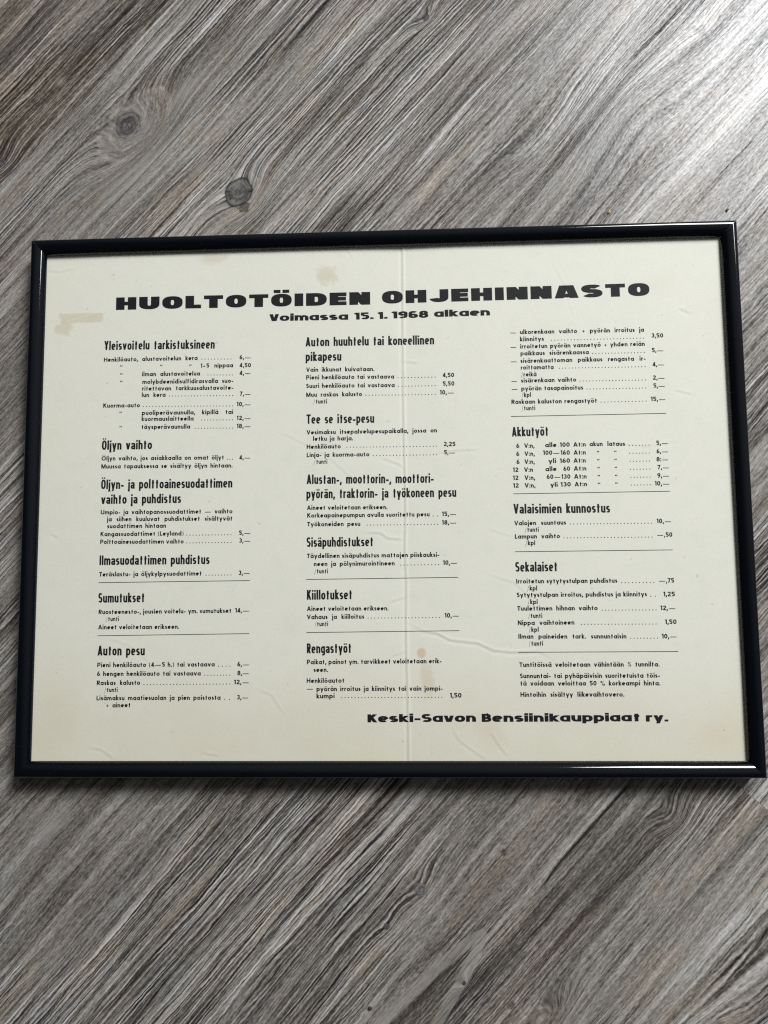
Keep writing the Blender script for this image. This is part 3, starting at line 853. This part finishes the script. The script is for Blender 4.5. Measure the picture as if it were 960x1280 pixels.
class Font:
    def __init__(self, **k): self.__dict__.update(k); self.cache = {}
    def glyph(self, ch):
        if ch not in self.cache: self.cache[ch] = self.build(ch)
        return self.cache[ch]
    def build(self, ch):
        """Strokes as (points, closed, clip) on the pen's centre line, and the width between the outer centre lines."""
        w, k, X, A, D, r, e = self.w, self.k, self.X, self.A, self.D, self.r, self.e
        q = w / 2; hx = w * k / 2
        S = []
        def st(pts, closed=False, clip=None): S.append((pts, closed, clip))
        def ell(cx, cy, rx, ry, n=20): st(arc(cx, cy, rx, ry, 0, 360, n, e)[:-1], True)
        def dot(x, y, s=1.0):
            st([(x, y - q * s), (x, y + q * s)])
        base = {'ä': 'a', 'ö': 'o', 'Ö': 'O', 'Ä': 'A'}
        if ch in base:
            s0, W = self.glyph(base[ch])
            S = list(s0)
            y = (X + q + self.dot_gap) if ch in 'äö' else 1.0 + q + self.dot_gap * 0.8
            g = self.dier * W
            S += [([(W / 2 + sg * g, y - q * .85), (W / 2 + sg * g, y + q * .85)], False, None, .78) for sg in (-1, 1)]
            return S, W
        n_ = self.nw
        ry = min(n_ / 2 * 1.05, X * 0.42)
        t = X - q
        cH, cO = self.cH, self.cO
        W = 2 * r
        my = X / 2
        by = X / 2 - q
        if ch == 'o': ell(r, my, r, by)
        elif ch == 'a' and not self.two:
            ell(r, my, r, by); st([(W, X), (W, 0)])
        elif ch == 'a':
            W = n_
            st([(0.0, X * .74)] + arc(W / 2, X * .72, W / 2, t - X * .72, 155, 0, 7, e) + [(W, 0)])
            st(arc(W / 2, X * .31, W / 2, X * .31 - q, 0, 360, 16, e)[:-1], True)
        elif ch == 'b': ell(r, my, r, by); st([(0, 0), (0, A)])
        elif ch == 'd': ell(r, my, r, by); st([(W, 0), (W, A)])
        elif ch == 'p': ell(r, my, r, by); st([(0, D), (0, X)])
        elif ch == 'q': ell(r, my, r, by); st([(W, D), (W, X)])
        elif ch == 'g': ell(r, my, r, by); st([(W, X)] + arc(r, D + q + r * .5, r, r * .5, 0, -130, 7))
        elif ch == 'c': st(arc(r, my, r, by, 45, 315, 14, e))
        elif ch == 'e': st([(0, my), (W, my)]); st(arc(r, my, r, by, 0, 312, 16, e))
        elif ch in 'sS':
            T = X if ch == 's' else 1.0
            W = self.sw if ch == 's' else self.sW
            rq = (T - w) / 4
            st(arc(W / 2, T - q - rq, W / 2, rq, 28, 270, 10, e)[:-1] + arc(W / 2, q + rq, W / 2, rq, 90, -152, 10, e))
        elif ch == 'r':
            W = self.rw
            st([(0, 0), (0, X)]); st(arc(W + hx * .3, X * .55, W + hx * .3, t - X * .55, 180, 78, 7, e))
        elif ch == 'n' or ch == 'h':
            st([(0, 0), (0, X if ch == 'n' else A)]); st(arc(n_ / 2, t - ry, n_ / 2, ry, 180, 0, 10, e) + [(n_, 0)]); W = n_
        elif ch == 'm':
            m_ = self.mw
            st([(0, 0), (0, X)])
            for j in (0, 1): st(arc(m_ * (j + .5), t - ry, m_ / 2, ry, 180, 0, 10, e) + [(m_ * (j + 1), 0)])
            W = 2 * m_
        elif ch == 'u':
            st([(0, X)] + arc(n_ / 2, q + ry, n_ / 2, ry, 180, 360, 10, e) ); st([(n_, X), (n_, 0)]); W = n_
        elif ch == 't':
            W = self.tw
            st([(W * .45, 0), (W * .45, X + self.tup)]); st([(-hx * .3, t), (W + hx * .3, t)])
        elif ch == 'f':
            W = self.tw
            st([(W * .4, 0), (W * .4, A - q - W * .5)] + arc(W * .9, A - q - W * .5, W * .5, W * .5, 180, 85, 5)); st([(-hx * .3, t), (W + hx * .3, t)])
        elif ch in 'il':
            W = 0
            st([(0, 0), (0, A if ch == 'l' else X)])
            if ch == 'i': dot(0, self.iy)
        elif ch == 'j':
            W = 0
            st([(0, X), (0, D * .75)] + arc(-hx * 1.5, D * .75, hx * 1.5, abs(D) * .25 - q * .4, 0, -80, 4)); dot(0, self.iy)
        elif ch == 'k':
            W = self.kw
            st([(0, 0), (0, A)]); st([(.35 * W, X * .61), (W, X)], False, (0, X)); st([(W * .28, X * .55), (W * 1.05, 0)], False, (0, X))
        elif ch in 'vV':
            T = X if ch == 'v' else 1.0
            W = self.vw if ch == 'v' else cH * self.vf
            f = self.apex
            st([(0, T), (W * (.5 - f), 0)], False, (0, T)); st([(W, T), (W * (.5 + f), 0)], False, (0, T))
        elif ch == 'y':
            W = self.vw
            st([(0, X), (W * .5, 0)], False, (0, X)); st([(W, X), (W * .5 * (1 + D / X * .9), D)], False, (D, X))
        elif ch == 'x':
            W = self.vw
            st([(0, 0), (W, X)], False, (0, X)); st([(W, 0), (0, X)], False, (0, X))
        elif ch == 'z':
            W = self.vw
            st([(-hx, t), (W + hx, t)]); st([(-hx, q), (W + hx, q)]); st([(0, 0), (W, X)], False, (0, X))
        elif ch == 'A':
            f = self.apex
            W = cH * self.af
            st([(0, 0), (W * (.5 - f), 1)], False, (0, 1)); st([(W, 0), (W * (.5 + f), 1)], False, (0, 1))
            st([(W * .2, self.abar), (W * .8, self.abar)])
        elif ch == 'B':
            W = cH * .92
            st([(0, 0), (0, 1)])
            st([(0, 1 - q), (W * .5, 1 - q)] + arc(W * .5, .75 - q / 2, W * .43, .25 - q / 2, 90, -90, 8, e) + [(0, .5)])
            st([(0, .5), (W * .55, .5)] + arc(W * .55, .25 + q / 2, W * .45, .25 - q / 2, 90, -90, 8, e) + [(0, q)])
        elif ch == 'D':
            W = cH
            st([(0, 0), (0, 1)])
            st([(0, 1 - q)] + arc(W * .4, .5, W * .6, .5 - q, 90, -90, 14, e) + [(0, q)])
        elif ch in 'EF':
            W = cH * self.ef
            st([(0, 0), (0, 1)])
            for yy, xx in ((1 - q, 1), (.51, .94), (q, 1)): st([(0, yy), (W * xx + hx, yy)])
        elif ch == 'H':
            W = cH
            st([(0, 0), (0, 1)]); st([(W, 0), (W, 1)]); st([(0, .5), (W, .5)])
        elif ch == 'I': W = 0; st([(0, 0), (0, 1)])
        elif ch == 'J':
            W = cH * .86
            st([(W, 1)] + arc(W / 2, min(W / 2, .45) + q * .2, W / 2, min(W / 2, .45) + q * .2 - q, 0, -165, 12, e))
        elif ch == 'K':
            W = cH * .95
            st([(0, 0), (0, 1)]); st([(.35 * W, .59), (W * .95, 1)], False, (0, 1)); st([(W * .3, .62), (W, 0)], False, (0, 1))
        elif ch == 'L':
            W = cH * self.lf
            st([(0, 0), (0, 1)]); st([(0, q), (W + hx, q)])
        elif ch == 'M':
            W = cH * 1.3
            st([(0, 0), (0, 1)]); st([(W, 0), (W, 1)]); st([(0, 1), (W / 2, .1)], False, (0, 1)); st([(W, 1), (W / 2, .1)], False, (0, 1))
        elif ch == 'N':
            W = cH
            st([(0, 0), (0, 1)]); st([(W, 0), (W, 1)]); st([(0, 1), (W, 0)], False, (0, 1))
        elif ch == 'O': W = cO; ell(W / 2, .5, W / 2, .5 - q, 28)
        elif ch in 'PR':
            W = cH * .85
            st([(0, 0), (0, 1)])
            st([(0, 1 - q)] + arc(W * .5, .72 - q / 2, W * .5, .28 - q / 2, 90, -90, 8, e) + [(0, .44)])
            if ch == 'R': st([(W * .4, .46), (W, 0)], False, (0, 1))
        elif ch == 'T':
            W = cH * self.tf
            st([(-hx, 1 - q), (W + hx, 1 - q)]); st([(W / 2, 0), (W / 2, 1)])
        elif ch == 'U':
            W = cH
            ru = min(W / 2, .45)
            st([(0, 1)] + arc(W / 2, ru, W / 2, ru - q, 180, 360, 14, e) + [(W, 1)])
        elif ch == 'Y':
            W = cH
            st([(W / 2, 0), (W / 2, .45)]); st([(0, 1), (W / 2, .4)], False, (0, 1)); st([(W, 1), (W / 2, .4)], False, (0, 1))
        elif ch.isdigit():
            W = d_ = self.dw
            if ch == '0': ell(d_ / 2, .5, d_ / 2, .5 - q)
            elif ch == '1': W = self.w1; st([(W, 0), (W, 1)]); st([(-hx * .4, .80), (W * .7, .80 + (1 - .8) * .7)])
            elif ch == '2': st(arc(d_ / 2, 1 - q - d_ * .42, d_ / 2, d_ * .42, 165, -25, 9, e) + [(0, q)]); st([(-hx * .5, q), (d_ + hx, q)])
            elif ch == '3': st(arc(d_ / 2, .76 - q / 2, d_ * .44, .24 - q / 2, 150, -90, 9, e)); st(arc(d_ / 2, .26 + q / 2, d_ / 2, .26 - q / 2, 90, -155, 10, e))
            elif ch == '4': st([(d_ * .75, 0), (d_ * .75, 1)]); st([(d_ * .75, 1), (0, .26)], False, (.2, 1)); st([(-hx * .5, .24), (d_ + hx, .24)])
            elif ch == '5': st([(d_ + hx * .6, 1 - q), (d_ * .1, 1 - q), (d_ * .04, .56)]); st(arc(d_ / 2, .33, d_ / 2, .33 - q, 135, -150, 12, e))
            elif ch == '6': st(arc(d_ / 2, .31, d_ / 2, .31 - q, 0, 360, 16, e)[:-1], True); st([(0.02, .36)] + ([(d_ * .2, .68), (d_ * .75, 1)] if e < 2.3 else arc(d_ / 2, .6, d_ / 2, .4 - q, 180, 40, 8, e)))
            elif ch == '7': st([(-hx * .5, 1 - q), (d_ + hx * .5, 1 - q)]); st([(d_, 1 - q), (d_ * .3, 0)], False, (0, 1))
            elif ch == '8':
                st(arc(d_ / 2, .75 - q / 2, d_ * .43, .25 - q / 2, 0, 360, 16, e)[:-1], True); st(arc(d_ / 2, .25 + q / 2, d_ / 2, .27 - q / 2, 0, 360, 16, e)[:-1], True)
            elif ch == '9': st(arc(d_ / 2, .69, d_ / 2, .31 - q, 0, 360, 16, e)[:-1], True); st([(d_ - .02, .64)] + ([(d_ * .8, .32), (d_ * .25, 0)] if e < 2.3 else arc(d_ / 2, .4, d_ / 2, .4 - q, 0, -140, 8, e)))
        elif ch == '.': W = 0; dot(0, q)
        elif ch == ',': W = 0; st([(hx * .35, w), (-hx * .5, -w * .9)])
        elif ch == ':': W = 0; dot(0, q); dot(0, X - q)
        elif ch == '-': W = self.hy; st([(-hx * .8, X * .45), (W + hx * .8, X * .45)])
        elif ch == '–': W = .5; st([(0, X * .45), (W, X * .45)])
        elif ch == '—': W = 1.3; S.append(([(0, X * .45), (W, X * .45)], False, None, .7))
        elif ch == '/': W = .34; S.append(([(0, -.30), (W, .95)], False, None, .30))
        elif ch == '(': W = .18; S.append((arc(W * 1.9, .4, W * 1.9, .66, 130, 230, 7), False, None, .7))
        elif ch == ')': W = .18; S.append((arc(-W * .9, .4, W * 1.9, .66, 50, -50, 7), False, None, .7))
        elif ch == '+': W = .6; S.append(([(0, .36), (W, .36)], False, None, .55)); S.append(([(W / 2, .06), (W / 2, .66)], False, None, .55))
        elif ch == '"':
            W = .24
            for xx in (0, W): S.append(([(xx + .03, 1.0), (xx - .03, .72)], False, None, .75))
        elif ch == '%':
            W = .8
            S.append((arc(.12, .76, .12, .16, 0, 360, 8)[:-1], True, None, .6)); S.append((arc(.7, .16, .12, .16, 0, 360, 8)[:-1], True, None, .6))
            S.append(([(.28, -.02), (.56, 1.0)], False, None, .5))
        elif ch == '¾':
            W = .7
            S.append((arc(.14, .86, .13, .1, 150, -90, 6) + arc(.14, .66, .14, .12, 90, -150, 6), False, None, .5))
            S.append(([(.1, .0), (.62, 1.0)], False, None, .4)); S.append(([(.6, 0), (.6, .45), (.4, .15), (.72, .15)], False, None, .5))
        return S, W

    def adv(self, ch): return self.glyph(ch)[1] + self.w * self.k + 2 * self.sb

def stroke_polys(pts, closed, w, k, clip):
    """Sweep a flat pen (w high, w*k wide) along the points; returns convex polygons."""
    P = [np.array((x / k, y)) for x, y in pts]
    if clip and len(P) == 2:
        d = P[1] - P[0]; l = np.linalg.norm(d)
        P = [P[0] - d / l * w * 1.2, P[1] + d / l * w * 1.2]
    n = len(P)
    L_, R_ = [], []
    for i in range(n):
        if closed: a, b_ = P[i] - P[i - 1], P[(i + 1) % n] - P[i]
        else:
            a = P[i] - P[i - 1] if i > 0 else P[1] - P[0]
            b_ = P[i + 1] - P[i] if i < n - 1 else P[-1] - P[-2]
        a = a / (np.linalg.norm(a) + 1e-12); b_ = b_ / (np.linalg.norm(b_) + 1e-12)
        na = np.array((-a[1], a[0])); nb = np.array((-b_[1], b_[0]))
        m = na + nb; m /= (np.linalg.norm(m) + 1e-12)
        s = w / 2 / max(0.5, float(m @ na))
        L_.append(P[i] + m * s); R_.append(P[i] - m * s)
    out = []
    for i in range(n if closed else n - 1):
        j = (i + 1) % n
        poly = [L_[i], R_[i], R_[j], L_[j]]
        if clip:
            for lim, sg in ((clip[0], 1), (clip[1], -1)):
                new = []
                for p_, q_ in zip(poly, poly[1:] + poly[:1]):
                    ip, iq = (p_[1] - lim) * sg >= -1e-9, (q_[1] - lim) * sg >= -1e-9
                    if ip: new.append(p_)
                    if ip != iq:
                        tt = (lim - p_[1]) / (q_[1] - p_[1]); new.append(p_ + (q_ - p_) * tt)
                poly = new
                if not poly: break
        if len(poly) >= 3: out.append([(p_[0] * k, p_[1]) for p_ in poly])
    return out

BODY = Font(size=2.52, w=.212, k=1.05, X=.70, A=1.08, D=-.30, r=.255, e=2.0, two=False, nw=.40, mw=.40, rw=.22, sw=.26, sW=.40, tw=.30, tup=.20,
            kw=.36, vw=.48, vf=1.05, cH=.60, cO=.80, apex=0.0, af=1.15, abar=.28, ef=.62, lf=.55, tf=.75, dw=.46, w1=.18, hy=.22,
            sb=.055, dot_gap=.14, dier=.29, iy=.96, space=.60)
HEAD = Font(size=5.45, w=.172, k=1.08, X=.70, A=1.0, D=-.24, r=.145, e=2.5, two=True, nw=.275, mw=.265, rw=.13, sw=.215, sW=.27, tw=.20, tup=.20,
            kw=.25, vw=.30, vf=1.15, cH=.31, cO=.33, apex=0.0, af=1.12, abar=.25, ef=.7, lf=.65, tf=1.0, dw=.30, w1=.14, hy=.16,
            sb=.036, dot_gap=.10, dier=.36, iy=.90, space=.56)
WIDE = Font(size=7.55, w=.295, k=2.12, X=.78, A=1.0, D=-.22, r=.45, e=2.7, two=False, nw=.84, mw=.76, rw=.42, sw=.72, sW=.86, tw=.56, tup=.16,
            kw=.80, vw=.86, vf=1.02, cH=.86, cO=.86, apex=.17, af=1.22, abar=.20, ef=.68, lf=.60, tf=.88, dw=.80, w1=.34, hy=.40,
            sb=.100, dot_gap=.06, dier=.37, iy=1.0, space=.6)
WIDE_LC = Font(**{**WIDE.__dict__, 'size': 4.1, 'w': .24, 'k': 2.15, 'apex': .10, 'sb': .06, 'dot_gap': .05, 'iy': .94, 'e': 2.5, 'abar': .22})
SIGN_LC = Font(**{**WIDE_LC.__dict__, 'size': 4.35})
for f_ in (WIDE_LC, SIGN_LC): f_.cache = {}
FONTS = {'b': BODY, 'h': HEAD, 't': WIDE, 'u': WIDE_LC, 'g': SIGN_LC}

class Ink:
    """Collects printed shapes and lays them just above the sheet as one mesh."""
    def __init__(self): self.v = []; self.f = []; self.n = 0
    def poly(self, pts):
        ext = max(math.hypot(p_[0] - q_[0], p_[1] - q_[1]) for p_ in pts for q_ in pts)
        if len(pts) == 4 and ext > 0.9:                       # let big shapes follow the sheet: cut them small
            A_, B_, C_, D_ = [np.array(p_) for p_ in pts]
            m = max(1, math.ceil(max(np.linalg.norm(B_ - A_), np.linalg.norm(C_ - D_)) / 0.7))
            n = max(1, math.ceil(max(np.linalg.norm(D_ - A_), np.linalg.norm(C_ - B_)) / 0.7))
            if m * n > 1:
                g = [[tuple((A_ * (1 - i / m) + B_ * (i / m)) * (1 - j / n) + (D_ * (1 - i / m) + C_ * (i / m)) * (j / n)) for j in range(n + 1)] for i in range(m + 1)]
                for i in range(m):
                    for j in range(n): self.poly_raw([g[i][j], g[i + 1][j], g[i + 1][j + 1], g[i][j + 1]])
                return
        self.poly_raw(pts)
    def poly_raw(self, pts):
        lift = 0.05 + 0.0015 * (self.n % 7)
        i = len(self.v)
        self.v += [(x, y, lift) for x, y in pts]
        a = sum(p_[0] * q_[1] - q_[0] * p_[1] for p_, q_ in zip(pts, pts[1:] + pts[:1]))
        f = tuple(range(i, len(self.v)))
        self.f.append(f if a > 0 else f[::-1])
    def text(self, font, s, x0, y0, x1, y1):
        F = FONTS[font]
        L = math.hypot(x1 - x0, y1 - y0)
        dx_, dy_ = (x1 - x0) / L, (y1 - y0) / L
        sz = F.size
        glyphs = sum(F.adv(c) for c in s if c != ' ') * sz
        sp = s.count(' ')
        pad = 2 * F.sb * sz
        if sp:
            gap = (L + pad - glyphs) / sp
            lo, hi = F.space * sz * .7, F.space * sz * 1.9
            if gap < lo: sx = (L + pad - sp * lo) / glyphs; gap = lo
            elif gap > hi and sp > 0 and font != 'b': sx = (L + pad - sp * hi) / glyphs; gap = hi
            else: sx = min(1.05, (L + pad - sp * hi) / glyphs) if gap > hi else 1.0; gap = (L + pad - glyphs * sx) / sp
        else: sx = (L + pad) / glyphs; gap = 0
        x = -F.sb * sz * sx
        for c in s:
            if c == ' ': x += gap; continue
            S_, W_ = F.glyph(c)
            ox = x + (F.sb + F.w * F.k / 2) * sz * sx
            for item in S_:
                pts, closed, clip = item[:3]
                wf = item[3] if len(item) > 3 else 1.0
                self.n += 1
                for poly in stroke_polys(pts, closed, F.w * wf, F.k, clip):
                    self.poly([(x0 + (ox + px * sz * sx) * dx_ - py * sz * dy_, y0 + (ox + px * sz * sx) * dy_ + py * sz * dx_) for px, py in poly])
            x += F.adv(c) * sz * sx
    def dots(self, x0, y0, x1, y1):
        L = math.hypot(x1 - x0, y1 - y0)
        n = max(1, round(L / 1.86))
        for i in range(n + 1):
            cx, cy = x0 + (x1 - x0) * i / n, y0 + (y1 - y0) * i / n + 0.16
            self.n += 1
            self.poly([(cx + .29 * math.cos(a), cy + .29 * math.sin(a)) for a in [math.pi / 4 * j for j in range(8)]])
    def line(self, x0, y0, x1, y1, w=.34):
        n = 200
        L = math.hypot(x1 - x0, y1 - y0); nx_, ny_ = -(y1 - y0) / L * w / 2, (x1 - x0) / L * w / 2
        for i in range(n):
            a, b_ = i / n, (i + 1) / n
            ax, ay, bx, by = x0 + (x1 - x0) * a, y0 + (y1 - y0) * a, x0 + (x1 - x0) * b_, y0 + (y1 - y0) * b_
            self.poly([(ax - nx_, ay - ny_), (bx - nx_, by - ny_), (bx + nx_, by + ny_), (ax + nx_, ay + ny_)])
    def build(self, name, mat, label=None):
        p_ = np.array(self.v)
        p_[:, 2] += paper_z(p_[:, 0], p_[:, 1])
        o = mesh_obj(name, p_.tolist(), self.f, mat, poster)
        if label: o['label'] = label
        return o

def ink_material():
    m, bs = new_mat('black_printing_ink')
    x, y, z = coords()
    n = noise(x / 0.5, y / 0.5, 0, 2)
    put(bs, 'Base Color', ramp(n, [(0.3, (0.006, 0.006, 0.007)), (0.75, (0.015, 0.015, 0.016))]))
    put(bs, 'Roughness', 0.6)
    put(bs, 'Specular IOR Level', 0.15)
    return m
ink = ink_material()

for rows, nm, lab in ((TITLE, 'title_lettering', 'very wide heavy black capitals across the top of the sheet'),
                      (SUBTITLE, 'subtitle_lettering', 'wide heavy black date line under the title'),
                      (SIGNATURE, 'signature_lettering', 'wide heavy black association name at the foot of the sheet')):
    k_ = Ink()
    for f_, s_, *c_ in rows: k_.text(f_, s_, *c_)
    k_.build(nm, ink, lab)
for name_, rows in SECTIONS:
    hd, tx = Ink(), Ink()
    for f_, s_, *c_ in rows:
        if f_ == 'h': hd.text('h', s_, *c_)
        elif f_ == 'b': tx.text('b', s_, *c_)
        elif f_ == 'd': tx.dots(*c_)
        elif f_ == 'r':
            ru_ = Ink(); ru_.line(*c_); ru_.build('divider_line', ink)
    if hd.v: hd.build('section_heading', ink)
    if tx.v: tx.build('price_text', ink)

# ------------------------------------------------------------------ specks lying on the floor
def crumb_mat(name, a, b_):
    m, bs = new_mat(name)
    x, y, z = coords()
    put(bs, 'Base Color', ramp(noise(x / .6, y / .6, z / .6, 2), [(0.35, a), (0.65, b_)]))
    put(bs, 'Roughness', 0.7)
    return m
def crumb(name, cx, cy, sx, sy, sz, rot, mat, label, seed):
    import bmesh
    bm = bmesh.new()
    bmesh.ops.create_icosphere(bm, subdivisions=3, radius=1.0)
    r = np.random.default_rng(seed)
    bumps = [(Vector(r.normal(size=3)).normalized(), r.uniform(-.45, .45)) for _ in range(9)]
    for v in bm.verts:
        d = v.co.normalized()
        k_ = 1 + sum(a * max(0, d.dot(n)) ** 3 for n, a in bumps)
        v.co = Vector((d.x * sx, d.y * sy, d.z * sz)) * k_ * MM
    zmin = min(v.co.z for v in bm.verts)
    for v in bm.verts: v.co.z -= zmin
    me = bpy.data.meshes.new(name)
    bm.to_mesh(me); bm.free()
    me.polygons.foreach_set('use_smooth', [True] * len(me.polygons))
    me.materials.append(mat)
    o = link(bpy.data.objects.new(name, me))
    o.location = (cx * MM, cy * MM, 0.0002)
    o.rotation_euler = (0, 0, rot)
    return tag(o, label, 'crumb')
crumb('crumb', 136.3, 167.3, 1.2, .65, .35, .8, crumb_mat('yellow_crumb', (0.50, 0.30, 0.05), (0.62, 0.42, 0.12)), 'tiny yellow crumb on the floor above the top edge of the frame', 1)
crumb('wood_chip', 204.9, 166.6, .9, .75, .35, .3, crumb_mat('dark_chip', (0.02, 0.015, 0.015), (0.06, 0.05, 0.05)), 'tiny dark chip on the floor above the top right frame corner', 2)
crumb('crumb', -8.4, -278.7, 1.1, 1.0, .6, .3, crumb_mat('rust_crumb', (0.05, 0.015, 0.01), (0.10, 0.03, 0.02)), 'tiny rust red crumb on the floor below the frame', 3)
